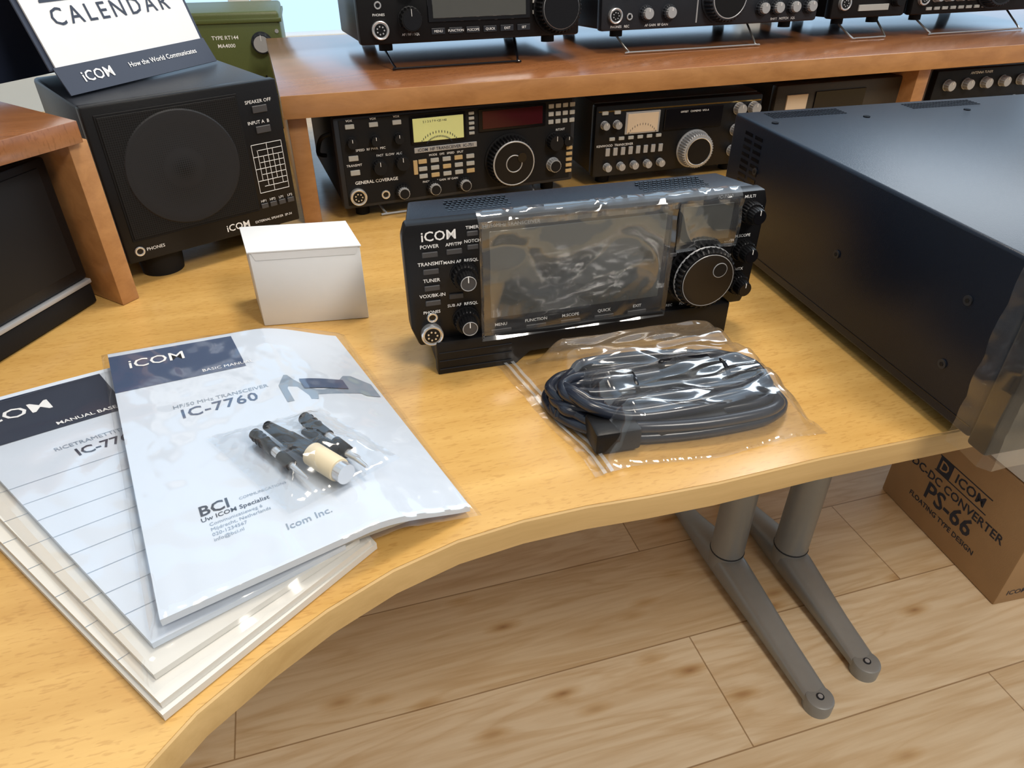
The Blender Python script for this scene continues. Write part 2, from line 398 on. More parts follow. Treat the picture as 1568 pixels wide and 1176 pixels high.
desk.cyl('leg_column','grey',(-.9,1.2,.0),(0,0,1),.03,DZ-.026,n=24)
desk.done()
# ------------------------------------------------------------------ shelves
S0=Vector((-.288,.928,0))
sh=Obj('desk_shelf_riser',(S0.x,S0.y,DZ),Y18)
sh.box('board','shelf',0,2.0,0.0015,.46,.147,.175,.001)
sh.box('board_edge','shelfe',0,2.0,-.0005,.0015,.147,.175,.0004)
sh.box('support_1','shelfe',0.004,.028,.02,.45,.0003,.147,.001)
sh.box('support_2','shelfe',1.02,1.045,.02,.45,.0003,.147,.001)
sh.box('support_3','shelfe',1.95,1.975,.02,.45,.0003,.147,.001)
sh.done()
ls=Obj('desk_shelf_riser',(0,0,DZ))
ls.prism('board','shelf',[(-.424,.715),(-.60,.83),(-1.1,.83),(-1.1,-.2),(-.80,-.2),(-.515,.53)],.179,.2,.001)
d=Vector((-.86,.51,0)); f0=Vector((-.437,.708,0)); f1=Vector((-.427,.727,0))
q=[f0,f1,f1+d*.32,f0+d*.32]
ls.prism('support','shelfe',[(a.x,a.y) for a in q],.0003,.179,.001)
ls.prism('support','shelfe',[(-.82,-.18),(-.82,-.155),(-1.08,-.155),(-1.08,-.18)],.0003,.179,.001)
ls.done()
# ------------------------------------------------------------------ left shelf speaker (black)
a=Vector((-.548,.430)); yw=math.degrees(math.atan2(.288,.079))
sp=Obj('shelf_speaker',(a.x,a.y,DZ+.0003),yw)
W=.296
sp.box('cabinet','black',0,W,.004,.20,.004,.165,.004)
sp.box('bezel','black',0,W,0,.012,.032,.165,.003)
sp.box('grille','grille',.012,W-.012,-.0012,.006,.045,.157,.001)
sp.box('trim_strip','silver',.0,W,-.003,.006,.026,.031,.001)
sp.box('lower_panel','blackm',.0,W,-.001,.01,.002,.025,.002)
sp.done()
# ------------------------------------------------------------------ external speaker
sp=Obj('external_speaker',(-.440,.753,DZ),41.2)
W,H=.213,.172
sp.box('cabinet','dgrey',0,W,.008,.20,.03,.202,.004)
sp.box('bezel','black',-.001,W+.001,0,.014,.029,.203,.0025)
p=Panel(sp,0,.03,W,H,0)
p.rect('grille_frame','blackm',.045,.05,.765,.86,.0015)
p.rect('grille','grille',.055,.065,.755,.845,.0025,.0003)
c=p.c(.405,.45,.0025)
n=64; rr=[(.064,0),(.0625,.0012),(.058,.0014),(.050,.0008),(.024,.0006),(.018,.0012),(0.0001,.0022)]
vs=[];fs=[]
for r_,h_ in rr:
    for i in range(n):
        t=2*math.pi*i/n; vs.append((c.x+r_*math.cos(t),c.y-h_,c.z+r_*math.sin(t)))
for j in range(len(rr)-1):
    for i in range(n): fs.append([j*n+i,j*n+(i+1)%n,(j+1)*n+(i+1)%n,(j+1)*n+i])
sp.add('cone','grille2',vs,fs)
p.jack(.065,.93,.0045); p.txt(.15,.93,'PHONES',.0055)
p.txt(.88,.12,'SPEAKER OFF',.0055); p.btn(.88,.17,.018,.008)
p.txt(.86,.255,'INPUT A  B',.0055); p.btn(.88,.305,.018,.008)
for i in range(4):
    p.txt(.80+i*.055,.80,['HP1','HP2','LP1','LP2'][i],.0045); p.btn(.80+i*.055,.835,.009,.006)
def lines(p,u0,v0,u1,v1,m='label'):
    w=.0005
    def ln(a,b,c_,d_):
        A=p.c(a,b,.0003);B=p.c(c_,d_,.0003)
        p.o.box('printing',m,min(A.x,B.x)-w/2,max(A.x,B.x)+w/2,A.y-.0002,A.y+.0004,min(A.z,B.z)-w/2,max(A.z,B.z)+w/2)
    du,dv=u1-u0,v1-v0
    for k in range(9): ln(u0 if k%2==0 else u0+.2*du,v0+dv*k/8,u1,v0+dv*k/8)
    for k in range(7):
        uu=u0+du*k/6; ln(uu,v0 if k in(0,6) else v0+dv*.125*(k%3),uu,v1 if k in (0,6) else v1-dv*.125*((k*2)%3))
lines(p,.79,.40,.97,.74)
p.txt(.62,.935,'iCOM',.012,bold=.01); p.txt(.84,.94,'EXTERNAL SPEAKER  SP-34',.0042)
for x in (.042,.172):
    for y in (.035,.16): sp.cyl('feet','blackm',(x,y,.0002),(0,0,1),.024,.032,.027,n=36)
sp.done()
# ------------------------------------------------------------------ desk calendar on the speaker
ca=Obj('desk_calendar',(-.470,.797,DZ+.2035),66)
W=.215
def leaned(y0,z0,tilt):
    ct,st=math.cos(tilt),math.sin(tilt)
    return lambda x,h,d=0:(x,y0+h*st-d*ct,z0+h*ct+d*st)
L1=leaned(0,.0005,R(30))
def slab(o,part,m,L,x0,x1,h0,h1,d0,d1):
    o.add(part,m,[L(x0,h0,d0),L(x1,h0,d0),L(x1,h1,d0),L(x0,h1,d0),L(x0,h0,d1),L(x1,h0,d1),L(x1,h1,d1),L(x0,h1,d1)],
        [(0,1,2,3),(7,6,5,4),(4,5,1,0),(5,6,2,1),(6,7,3,2),(7,4,0,3)])
slab(ca,'base_strip','inkdk',L1,0,W,0,.030,0,.0015)
ca.text('printing','label','iCOM',.016,lambda x,y:L1(.045+x,.015+y,.0022),.01)
ca.text('printing','label','How the World Communicates',.008,lambda x,y:L1(.140+x,.017+y,.0022),.008)
L2=leaned(.0155,.0265,R(20))
slab(ca,'backing_card','inkdk',L2,-.002,W+.002,-.002,.192,-.0035,-.0015)
slab(ca,'page','white',L2,.004,W-.004,0,.16,-.001,.001)
ca.text('printing','inkdk','CALENDAR',.025,lambda x,y:L2(W/2+x,.046+y,.0015),.006,'CENTER',1.35)
ca.text('printing','inkdk','2024',.085,lambda x,y:L2(W/2+x,.088+y,.0015),.012)
zt=.0265+.185*math.cos(R(20)); yt=.0155+.185*math.sin(R(20))+.004
ca.add('rear_strut','inkdk',[(-.002,yt,zt),(W+.002,yt,zt),(W+.002,yt+.045,.0005),(-.002,yt+.045,.0005),(-.002,yt+.002,zt),(W+.002,yt+.002,zt),(W+.002,yt+.047,.0005),(-.002,yt+.047,.0005)],
   [(0,1,2,3),(7,6,5,4),(4,5,1,0),(5,6,2,1),(6,7,3,2),(7,4,0,3)])
ca.done()
# ------------------------------------------------------------------ green military set
gr=Obj('military_radio_set',(-.63,1.40,DZ),14)
gr.box('case','green',0,.210,0,.17,.0002,.208,.006,3)
gr.box('lid','green',-.003,.213,-.003,.173,.190,.197,.001)
gp=Panel(gr,0,0,.21,.208,0)
gp.txt(.52,.20,'TYPE RT144',.009,bold=.01); gp.txt(.52,.265,'MA4000',.009,bold=.01)
gp.knob(.82,.25,.018,.016,'dgrey',10,'silver'); gp.knob(.83,.72,.012,.014,'dgrey',10)
for u in (.15,.3,.45,.6): gp.conn(u,.68,.009,'dgrey')
for u in (.04,.96):
    for v in (.16,.94):
        b=gp.c(u,v); gr.cyl('screws','silver',b,(0,-1,0),.0035,.001,n=12)
for i in range(3): gp.rect('grooves','blackm',.70+i*.05,.52,.715+i*.05,.64,.0006,.0002)
gr.done()
# ------------------------------------------------------------------ white carton
wbx=Obj('small_white_box',(0,0,DZ))
q=[(-.265,.662),(-.156,.680),(-.184,.744),(-.293,.726)]
wbx.prism('carton','white',q,.0003,.084,.0012)
q2=[(-.2662,.6605),(-.1545,.679),(-.1832,.7455),(-.2945,.7272)]
wbx.prism('lid','white',q2,.0842,.0858,.0004)
F=Vector((-.265,.662,0)); u=(Vector((-.156,.680,0))-F)
nn=Vector((u.y,-u.x,0)).normalized()*.0006
vs=[F+u*.02+nn+Vector((0,0,.084)),F+u*.98+nn+Vector((0,0,.084)),F+u*.95+nn+Vector((0,0,.076)),F+u*.05+nn+Vector((0,0,.076))]
wbx.add('tuck_flap','white',vs,[(0,1,2,3)])
wbx.done()
# ------------------------------------------------------------------ main transceiver controller
ra=Obj('radio_transceiver',(-.0922,.5702,DZ),15.4)
W,H=.350,.120; z0=.03
prof=[(.012,z0+.004),(.012,z0+H-.001),(.066,z0+H-.003),(.080,z0+H-.02),(.080,z0+.03),(.06,z0+.004)]
bm=bmesh.new()
rings=[]
for x,sg in ((.003,1),(W-.003,-1)):
    r_=[]
    for (y,z) in prof:
        inset=max(0,(y-.02))*.22*(1 if sg>0 else 1.6)
        r_.append(bm.verts.new((x+sg*inset,y,z)))
    rings.append(r_)
k=len(prof)
bm.faces.new(rings[0]); bm.faces.new(rings[1][::-1])
for i in range(k): bm.faces.new((rings[0][i],rings[1][i],rings[1][(i+1)%k],rings[0][(i+1)%k]))
bmesh.ops.recalc_face_normals(bm,faces=bm.faces[:])
bmesh.ops.bevel(bm,geom=bm.edges[:],offset=.003,segments=2,affect='EDGES',profile=.5)
ra.addbm('rear_case','navy',bm)
def vents(x0,x1,y0,y1,z,nx,ny):
    for j in range(ny):
        for i in range(nx):
            x=x0+(x1-x0)*i/(nx-1)+(.002 if j%2 else 0); y=y0+(y1-y0)*j/(ny-1)
            ra.box('vents','blackg',x-.0014,x+.0014,y-.0012,y+.0012,z-.0006,z+.0005)
vents(.045,.10,.028,.054,z0+H-.0018,13,6)
vents(.235,.30,.028,.054,z0+H-.0018,15,6)
ol=[(.006,z0+.0),(W-.006,z0),(W,z0+.02),(W+.001,z0+H-.012),(W-.003,z0+H),(.002,z0+H),(-.002,z0+H-.012),(-.001,z0+.02)]
ra.prism('front_bezel','black',ol,0,.016,.0025,2,axis='Y')
p=Panel(ra,0,z0,W,H,0)
p.txt(.085,.10,'iCOM',.0125,bold=.012)
for v,t in ((.22,'POWER'),(.355,'TRANSMIT'),(.49,'TUNER'),(.615,'VOX/BK-IN')):
    p.txt(.06,v-.045,t,.0048,bold=.01); p.btn(.06,v+.015,.014,.005)
p.txt(.122,.175,'APF/TPF',.0042,bold=.01); p.btn(.122,.23,.014,.005)
p.txt(.170,.06,'TIMER',.0042,bold=.01); p.btn(.170,.105,.01,.0045)
p.txt(.170,.165,'NOTCH',.0042,bold=.01); p.btn(.170,.21,.01,.0045)
p.txt(.138,.315,'MAIN AF  RF/SQL',.0042,bold=.01); p.txt(.138,.675,'SUB AF  RF/SQL',.0042,bold=.01)
p.txt(.055,.71,'PHONES',.0042,bold=.01); p.jack(.055,.755,.004)
p.btn(.122,.595,.013,.005)
for v in (.43,.81):
    p.knob(.145,v,.0125,.009,'black',22,None,False); p.knob(.145,v,.0088,.018,'black',18,'btn',False)
    b=p.c(.145,v,.0192); ra.torus('knobs','silver',b,(0,-1,0),.0068,.0004,32,6)
    ra.box('knobs','label',b.x-.0004,b.x+.0004,b.y-.0004,b.y+.0003,b.z+.001,b.z+.0062)
p.conn(.050,.89,.0102)
p.rect('display_bezel','blackg',.192,.02,.715,.99,.0025,.001)
p.rect('display','screen',.212,.10,.70,.82,.0032,.0004)
p.txt(.27,.055,'HF/50MHz TRANSCEIVER',.0048,'labeld',d=.003)
for i,t in enumerate(['MENU','FUNCTION','M.SCOPE','QUICK','EXIT']):
    u=.24+i*.1; p.txt(u,.885,t,.0044,d=.003,bold=.01); b=p.c(u,.94,.0025); ra.box('buttons','btn',b.x-.010,b.x+.010,b.y-.0018,b.y,b.z-.0022,b.z+.0022,.0004,1)
p.rect('sub_display_bezel','blackg',.735,.05,.905,.40,.0025,.001)
p.rect('sub_display','screen',.745,.07,.895,.37,.0032,.0004)
p.txt(.87,.025,'IC-7760',.0048,'labeld',bold=.01)
p.knob(.822,.655,.0325,.020,'black',36,None,False)
b=p.c(.822,.655,.020); ra.cyl('knobs','blackg',b,(0,-1,0),.027,.0012,n=48); ra.torus('knobs','silver',b-Vector((0,.001,0)),(0,-1,0),.0268,.0004)
ra.torus('knobs','silver',p.c(.822,.655,.012),(0,-1,0),.0312,.0009)
b2=b+Vector((.011,0,.010)); ra.torus('knobs','silver',b2-Vector((0,.0014,0)),(0,-1,0),.0072,.0005); ra.cyl('knobs','black',b2,(0,-1,0),.007,.0018,n=32)
for v,t in ((.17,'MULTI'),(.50,'M.SCOPE'),(.80,'RIT/dTX')):
    p.knob(.952,v,.0112,.009,'black',22,None,False); p.knob(.952,v,.0082,.018,'black',18,'blackg')
    p.txt(.945,v-.125,t,.0042,bold=.01)
for i in range(4):
    p.btn(.90,.44+i*.13,.010,.004); p.txt(.905,.405+i*.13,['ENTER','DUAL-W','F-INP','SPLIT'][i],.0036)
for u,t in ((.745,'REC'),(.79,'PLAY'),(.865,'AUTO TUNE')):
    p.txt(u,.935,t,.004,bold=.01); p.btn(u,.97,.012,.0035)
for u in (.735,.76): p.btn(u,.47,.008,.004)
def filmrect(o,part,m,p,u0,v0,u1,v1,d,amp,nx=60,ny=30,seed=0):
    vs=[];fs=[]
    for j in range(ny+1):
        for i in range(nx+1):
            u=u0+(u1-u0)*i/nx; v=v0+(v1-v0)*j/ny
            e=min(i,nx-i,j,ny-j); b=p.c(u,v,d+amp*abs(noise.noise(Vector((u*6+seed,v*2.5,seed))))+.0008*abs(noise.noise(Vector((u*16+seed,v*6+u*9,seed+3))))+(amp*.5 if e==0 else 0))
            vs.append(b)
    for j in range(ny):
        for i in range(nx):
            k=j*(nx+1)+i; fs.append([k,k+1,k+nx+2,k+nx+1])
    o.add(part,m,vs,fs)
filmrect(ra,'protective_film','filmsc',p,.182,.0,.72,.985,.0050,.006,seed=2)
filmrect(ra,'protective_film','filmsc',p,.728,.02,.912,.42,.0050,.006,seed=5)
vs=[];fs=[]
for i in range(81):
    u=.182+.73*i/80
    for j,(dy,dz) in enumerate([(-.006,-.008),(-.0065,-.002),(-.003,.002),(.002,.004),(.012,.0025)]):
        x=u*W; w=.0022*noise.noise(Vector((x*70,j*.4,3)))
        vs.append((x,dy+w,z0+H+dz+abs(w)))
for i in range(80):
    for j in range(4):
        k=i*5+j; fs.append([k,k+5,k+6,k+1])
ra.add('protective_film','filmsc',vs,fs)
st=[(0.0,0.0),(.078,0),(.092,.012),(.225,.012),(.238,0),(.306,0),(.306,.036),(0.0,.036)]
ra.T=Matrix.Translation(Vector((.020,-.008,0)))
ra.prism('stand','black',st,0,.012,.0015,2,axis='Y')
for x0,x1 in ((0,.075),(.24,.306)): ra.box('stand','black',x0+.002,x1-.002,.010,.085,.0003,.030,.002)
ra.box('stand','black',.01,.296,.05,.085,.015,.034,.002)
for i in range(3): ra.box('stand_trim','dgrey',.002,.073,-.0008,0.0002,.006+i*.009,.0065+i*.009)
ra.T=Matrix.Identity(4)
ra.done()
# ------------------------------------------------------------------ RF deck (big box, right)
rf=Obj('radio_rf_deck_unit',(.3800,.4350,DZ),13.9)
W,D=.425,.465; zb=.012; zt=.166
rf.box('cover','deck',0,W,.022,D,zb,zt,.0035,3)
rf.box('front_panel','black',-.003,W+.003,0,.02,zb-.002,zt+.001,.003)
for y in (.10,.42):
    for x in (.03,W-.03): rf.cyl('feet','blackm',(x,y,.0003),(0,0,1),.013,.013,n=24)
for y,z in ((.07,.065),(.07,.125),(.23,.095),(.40,.065),(.40,.125)):
    rf.cyl('screws','dgrey',(0,y,z-.01),(-1,0,0),.0042,.0014,n=20)
    rf.cyl('screws','blackm',(-.0014,y,z-.01),(-1,0,0),.002,.0004,n=6)
rf.box('seam','blackg',-.0004,.0006,.024,D-.004,.022,.0228)
for j in range(9):
    for i in range(2):
        y=D-.03-i*.022; rf.box('vents','blackg',-.0004,.001,y-.016,y,.085+j*.008,.089+j*.008)
for j in range(5):
    for i in range(22):
        x=.03+i*.0045; y=D-.035+j*.005-.0; rf.box('vents','blackg',x,x+.003,y,y+.0022,zt-.0006,zt+.0004)
        rf.box('vents','blackg',x+.19,x+.193,y,y+.0022,zt-.0006,zt+.0004)
for x in (.02,.14,.28,.405): rf.cyl('screws','blackg',(x,D-.055,zt-.0004),(0,0,1),.004,.0014,n=20)
b=Vector((.25,.20,zt+.0002))
rf.text('printing','labelf','iCOM',.035,lambda x,y:(b.x+x,b.y+y,b.z),.0)
rp=Panel(rf,0,zb,W,zt-zb,0)
rp.txt(.2,.2,'IC-7760',.012); rp.knob(.8,.5,.02,.015); rp.btn(.1,.6,.02,.01); rp.btn(.1,.8,.02,.01)
vs=[];fs=[];ny=30
path=[(-.007,.032),(-.007,.022),(-.007,.012),(-.0075,-.002),(-.003,-.008),(.015,-.009)]+[(.03+.4*k/40,-.009) for k in range(0,41)]
nx=len(path)-1
for j in range(ny+1):
    z=zb-.008+(zt-zb+.014)*j/ny
    for i,(x,y) in enumerate(path):
        w=.005*noise.noise(Vector((x*20,y*40,z*20)))+.0025*noise.noise(Vector((x*60,y*40,z*50))); vs.append((x-(abs(w) if i<4 else 0),y-(abs(w) if i>=4 else 0),z))
for j in range(ny):
    for i in range(nx):
        k=j*(nx+1)+i; fs.append([k,k+1,k+nx+2,k+nx+1])
rf.add('plastic_wrap','filmw',vs,fs)
rf.done()
# ------------------------------------------------------------------ back row radios
def bail(o,x0,x1,yb,zt,yf,zb=.0024,m='wire'):
    o.tube('bail_stand',m,[(x0,yb,zt),(x0+.004,(yb+yf)/2,(zt+zb)/2),(x0+.010,yf,zb+.001),(x0+.02,yf-.001,zb),(x1-.02,yf-.001,zb),(x1-.010,yf,zb+.001),(x1-.004,(yb+yf)/2,(zt+zb)/2),(x1,yb,zt)],.0016,8,4)
r=Obj('vintage_hf_radio',(-.234,.955,DZ),21.5)
W,H=.352,.122
r.box('case','navy',.002,W-.002,.014,.26,.02,.02+H-.002,.003)
r.box('front_bezel','dgrey',0,W,0,.018,.018,.02+H,.004)
p=Panel(r,0,.02,W,H,0)
p.rect('front_plate','blackm',.02,.03,.98,.97,.001)
p.y=-.001
p.rect('meter_window','blackg',.29,.06,.515,.36,.002); p.rect('meter_face','meter',.30,.08,.505,.335,.0028)
for sc_,nk in ((1.,15),(.72,21)):
    for i in range(nk):
        a=R(150-120*i/(nk-1)); b=p.c(.4025,.42,.0031); L=.022*sc_
        q=b+Vector((math.cos(a)*L*1.3,0,math.sin(a)*L)); r.box('printing','inkdk',q.x-.0004,q.x+.0004,q.y-.0002,q.y+.0003,q.z-.0015*sc_,q.z+.0015*sc_)
p.txt(.34,.12,'S 1 3 5 7 9 +20 +40',.0042,'inkdk',d=.0032,align='LEFT')
p.rect('display','blackg',.57,.05,.86,.30,.002); p.rect('display_glass','disp',.585,.07,.845,.27,.003)
for i in range(5): p.btn(.54,.08+i*.055,.008,.004,'btnw')
p.rect('brand_strip','silver',.30,.40,.56,.46,.0012); p.txt(.43,.43,'iCOM  HF TRANSCEIVER  IC-751',.0058,'inkdk',.01,d=.0016)
for u in (.06,.15,.24): p.btn(u,.10,.012,.006,'btnw'); p.txt(u,.04,'VOX',.004); p.knob(u,.27,.007,.010,'blackm',14)
p.txt(.13,.36,'SPEED  RF PWR  MIC',.0045)
for v in (.44,.60): p.btn(.06,v,.013,.007,'btnw')
p.txt(.06,.52,'TRANSMIT',.0045); p.txt(.20,.44,'FAST  SLOW  ALC',.0045); p.txt(.40,.80,'PHONES  AF GAIN  RF GAIN',.0042); p.txt(.43,.50,'MODE   DFS   SPEED   SPLIT',.0042)
for u,v in ((.155,.56),(.245,.54)): p.knob(u,v,.010,.012,'blackm',16)
p.txt(.14,.72,'GENERAL COVERAGE',.0062,bold=.01)
p.conn(.06,.87,.0115)
for u in (.24,.37,.50): p.knob(u,.88,.0115,.006,'blackm',16,None,False); p.knob(u,.88,.0085,.012,'silver',16,'blackm',False)
p.jack(.17,.89,.005)
for j in range(3):
    for i in range(5): p.btn(.33+i*.05,.56+j*.085,.012,.006,'btnw' if (i+j)%3 else 'btny')
p.btn(.300,.62,.006,.02,'btny')
p.knob(.70,.66,.036,.020,'blackm',40,None,False); b=p.c(.70,.66,.020); r.cyl('knobs','black',b,(0,-1,0),.030,.001,n=40); r.torus('knobs','silver',b,(0,-1,0),.031,.0012); r.cyl('knobs','blackg',b+Vector((.012,0,.008)),(0,-1,0),.007,.002,n=20); r.torus('knobs','silver',b-Vector((0,.001,0)),(0,-1,0),.012,.0008)
for j in range(3):
    for i in range(4): p.btn(.885+i*.032,.09+j*.09,.008,.006,'btnw')
p.txt(.93,.37,'RIT/XIT',.0045)
p.knob(.90,.50,.012,.014,'blackm',18); p.knob(.96,.50,.008,.010,'blackm',14); p.knob(.90,.78,.010,.012,'silver',16,'blackm',False)
for j in range(5): p.btn(.975,.60+j*.07,.010,.005,'btny')
for x in (.03,W-.03):
    for y in (.03,.23): r.cyl('feet','blackm',(x,y,.0005),(0,0,1),.010,.02,n=16)
bail(r,.05,.30,.05,.02,.008,m='silver')
r.tube('side_handle','blackm',[(-.001,.03,.115),(-.012,.035,.11),(-.014,.07,.09),(-.012,.10,.07),(-.001,.105,.065)],.003)
for i in range(16): r.box('top_vents','blackg',.10+i*.012,.107+i*.012,.05,.16,.02+H-.0025,.02+H-.0015)
r.done()
r=Obj('vintage_ham_radio',(.125,1.098,DZ),17)
W,H=.285,.108
r.box('case','brown',.002,W-.002,.014,.27,.018,.018+H,.003)
r.box('front_bezel','black',0,W,0,.018,.016,.018+H-.002,.004)
r.box('front_trim','gold',.004,W-.004,-.0008,.001,.018+H-.012,.018+H-.010)
p=Panel(r,0,.018,W,H,-.001)
p.rect('meter_window','silver',.17,.13,.37,.43,.002); p.rect('meter_face','meterw',.18,.15,.36,.41,.0028)
for i in range(13):
    a=R(150-120*i/12); b=p.c(.27,.52,.003); q=b+Vector((math.cos(a)*.026,0,math.sin(a)*.024)); r.box('printing','inkdk',q.x-.0003,q.x+.0003,q.y-.0002,q.y+.0003,q.z-.0014,q.z+.0014)
p.rect('display','blackg',.40,.13,.75,.42,.002)
p.txt(.575,.18,'OFFSET   CH/MEMO  VFO-A',.004,d=.0025)
for u in (.05,.12): p.btn(u,.12,.01,.005,'btnw'); p.knob(u,.28,.006,.01,'silver',14)
p.txt(.12,.57,'KENWOOD  TRANSCEIVER',.005)
for i in range(8): p.btn(.08+i*.045,.66,.007,.012,'silver')
for i in range(6): p.btn(.10+i*.055,.48,.009,.005,'btnw')
p.knob(.60,.72,.028,.018,'silver',40,None,False); r.cyl('knobs','black',p.c(.60,.72,.018),(0,-1,0),.021,.001); r.torus('knobs','chrome',p.c(.60,.72,.019),(0,-1,0),.021,.001)
for u,v in ((.85,.2),(.85,.5),(.85,.8),(.94,.2),(.94,.5),(.94,.8)): p.knob(u,v,.009,.012,'silver',16)
for i in range(5): p.knob(.08+i*.08,.87,.006,.01,'silver',12)
for x in (.03,W-.03):
    for y in (.03,.24): r.cyl('feet','blackm',(x,y,.0005),(0,0,1),.011,.018,n=16)
for i in range(14): r.box('vents','blackg',.04+i*.014,.048+i*.014,.06,.2,.018+H-.0005,.018+H+.0004)
r.done()
r=Obj('vintage_ham_radio',(.43,1.215,DZ),18.1)
W,H=.25,.112
r.box('case','brown',0,W,.012,.24,.016,.016+H,.004)
r.box('front_bezel','brown',-.001,W+.001,0,.016,.014,.016+H,.004)
p=Panel(r,0,.016,W,H,-.0005); p.rect('display','blackg',.3,.12,.7,.4,.002); p.rect('meter_face','meterw',.08,.14,.24,.38,.002); p.knob(.5,.72,.025,.018,'silver',36,None,False)
for u in (.1,.22,.78,.9): p.knob(u,.7,.008,.012,'silver',14)
for x in (.03,W-.03):
    for y in (.03,.21): r.cyl('feet','blackm',(x,y,.0005),(0,0,1),.011,.016,n=16)
r.done()
r=Obj('signal_meter_unit',(.735,1.31,DZ),18.1)
W,H=.32,.12
r.box('case','silver',0,W,.012,.24,.012,.012+H,.003)
r.box('front_bezel','black',-.001,W+.001,0,.016,.010,.012+H,.003)
p=Panel(r,0,.012,W,H,-.0005)
for i in range(7):
    for j in range(2): p.knob(.08+i*.13,.2+j*.3,.009,.012,'silver',14)
p.rect('meter_face','meterw',.6,.6,.9,.9,.002)
p.txt(.3,.06,'ANTENNA TUNER',.006)
for x in (.03,W-.03):
    for y in (.03,.21): r.cyl('feet','blackm',(x,y,.0005),(0,0,1),.011,.012,n=16)
r.done()
# ------------------------------------------------------------------ top shelf radios
TZ=DZ+.1753
def shelf_radio(name,xy,W,H,D,case,style,zf=.034,yaw=Y18,tilt=4):
    r=Obj(name,(xy[0],xy[1],TZ),yaw)
    r.T=Matrix.Translation((0,0,zf))@Matrix.Rotation(-R(tilt),4,'X')
    r.box('case',case,.002,W-.002,.014,D,0,H,.004)
    r.box('front_bezel',case if style else 'black',0,W,0,.018,-.002,H+.002,.004)
    p=Panel(r,0,0,W,H,-.0005)
    if style==0:
        p.rect('display_bezel','blackg',.30,.04,.76,.80,.002); p.rect('display','screen',.32,.08,.74,.76,.003)
        for i in range(6): p.btn(.34+i*.078,.90,.020,.008,'dgrey'); p.txt(.34+i*.078,.90,['MENU','FUNCTION','M.SCOPE','QUICK','EXIT','SET'][i],.0046,d=.0026)
        p.knob(.22,.42,.013,.016,'black',18,'blackg'); p.knob(.22,.76,.016,.018,'black',18,'blackg')
        p.conn(.09,.86,.012); p.jack(.09,.60,.004)
        for v in (.1,.22,.34): p.btn(.08,v,.014,.006)
        p.txt(.09,.70,'PHONES',.0045); p.txt(.22,.92,'AF / RF / SQL',.0045)
        p.knob(.885,.70,.034,.022,'black',36,None,False); r.cyl('knobs','blackg',p.c(.885,.70,.022),(0,-1,0),.027,.001); r.torus('knobs','silver',p.c(.885,.70,.022),(0,-1,0),.027,.0006)
        for v in (.12,.3): p.knob(.95,v,.009,.014,'black')
        for v in (.5,.62,.74): p.btn(.785,v,.008,.005,'btnw')
    elif style==1:
        p.conn(.055,.84,.011); p.jack(.12,.86,.004)
        for u in (.19,.29,.72,.79,.87,.95): p.knob(u,.83,.0115,.007,'dgrey',16,None,False); p.knob(u,.83,.0085,.013,'silver',16)
        p.knob(.53,.68,.036,.022,'dgrey',36,None,False); r.torus('knobs','silver',p.c(.53,.68,.022),(0,-1,0),.029,.001); r.cyl('knobs','black',p.c(.53,.68,.022),(0,-1,0),.028,.001)
        p.rect('display','blackg',.08,.08,.38,.4,.002)
        for i in range(6): p.btn(.10+i*.045,.60,.012,.006,'btnw')
        for i in range(3):
            for j in range(4): p.btn(.72+i*.05,.18+j*.13,.014,.007,'btnw')
        p.txt(.08,.97,'PHONES   REC',.005); p.txt(.24,.97,'AF GAIN  RF GAIN',.005); p.txt(.83,.97,'SHIFT   NOTCH   SQL',.005)
        r.box('side_seam','silver',W*.415,W*.42,-.0015,.001,.004,H-.004)
    elif style==2:
        p.rect('front_plate','blackm',.05,.05,.95,.6,.002); p.conn(.14,.82,.011)
        p.rect('label','btnw',.35,.85,.75,.93,.002); p.knob(.85,.8,.011,.012,'black')
    else:
        p.conn(.05,.80,.011)
        for u in (.13,.2,.27,.34,.62,.7): p.knob(u,.78,.009,.013,'silver',16)
        p.knob(.48,.66,.036,.022,'dgrey',36,'black',False)
        for i in range(8): p.btn(.1+i*.05,.94,.012,.005,'btnw')
        p.rect('display','blackg',.08,.08,.38,.4,.002)
    for x in (.04,W-.04): r.cyl('feet','blackm',(x,.03,-.012),(0,0,1),.010,.013,n=16)
    r.T=Matrix.Identity(4)
    hb=zf-math.sin(R(tilt))*D
    for x in (.04,W-.04): r.cyl('feet','blackm',(x,D-.03,.0003),(0,0,1),.011,max(.004,hb+.004),n=16)
    m='blackg' if style==0 else 'wire'
    bail(r,.035,W*.72 if style!=2 else W*.8,.04,zf-.002,-.012,m=m)
    return r
shelf_radio('desktop_hf_transceiver',(-.212,1.085),.33,.118,.25,'black',0).done()
shelf_radio('desktop_hf_radio',(.137,1.212),.395,.12,.26,'dgrey',1).done()
shelf_radio('desktop_power_supply',(.54,1.345),.155,.12,.26,'black',2).done()
shelf_radio('desktop_hf_radio',(.70,1.395),.36,.12,.26,'black',3).done()
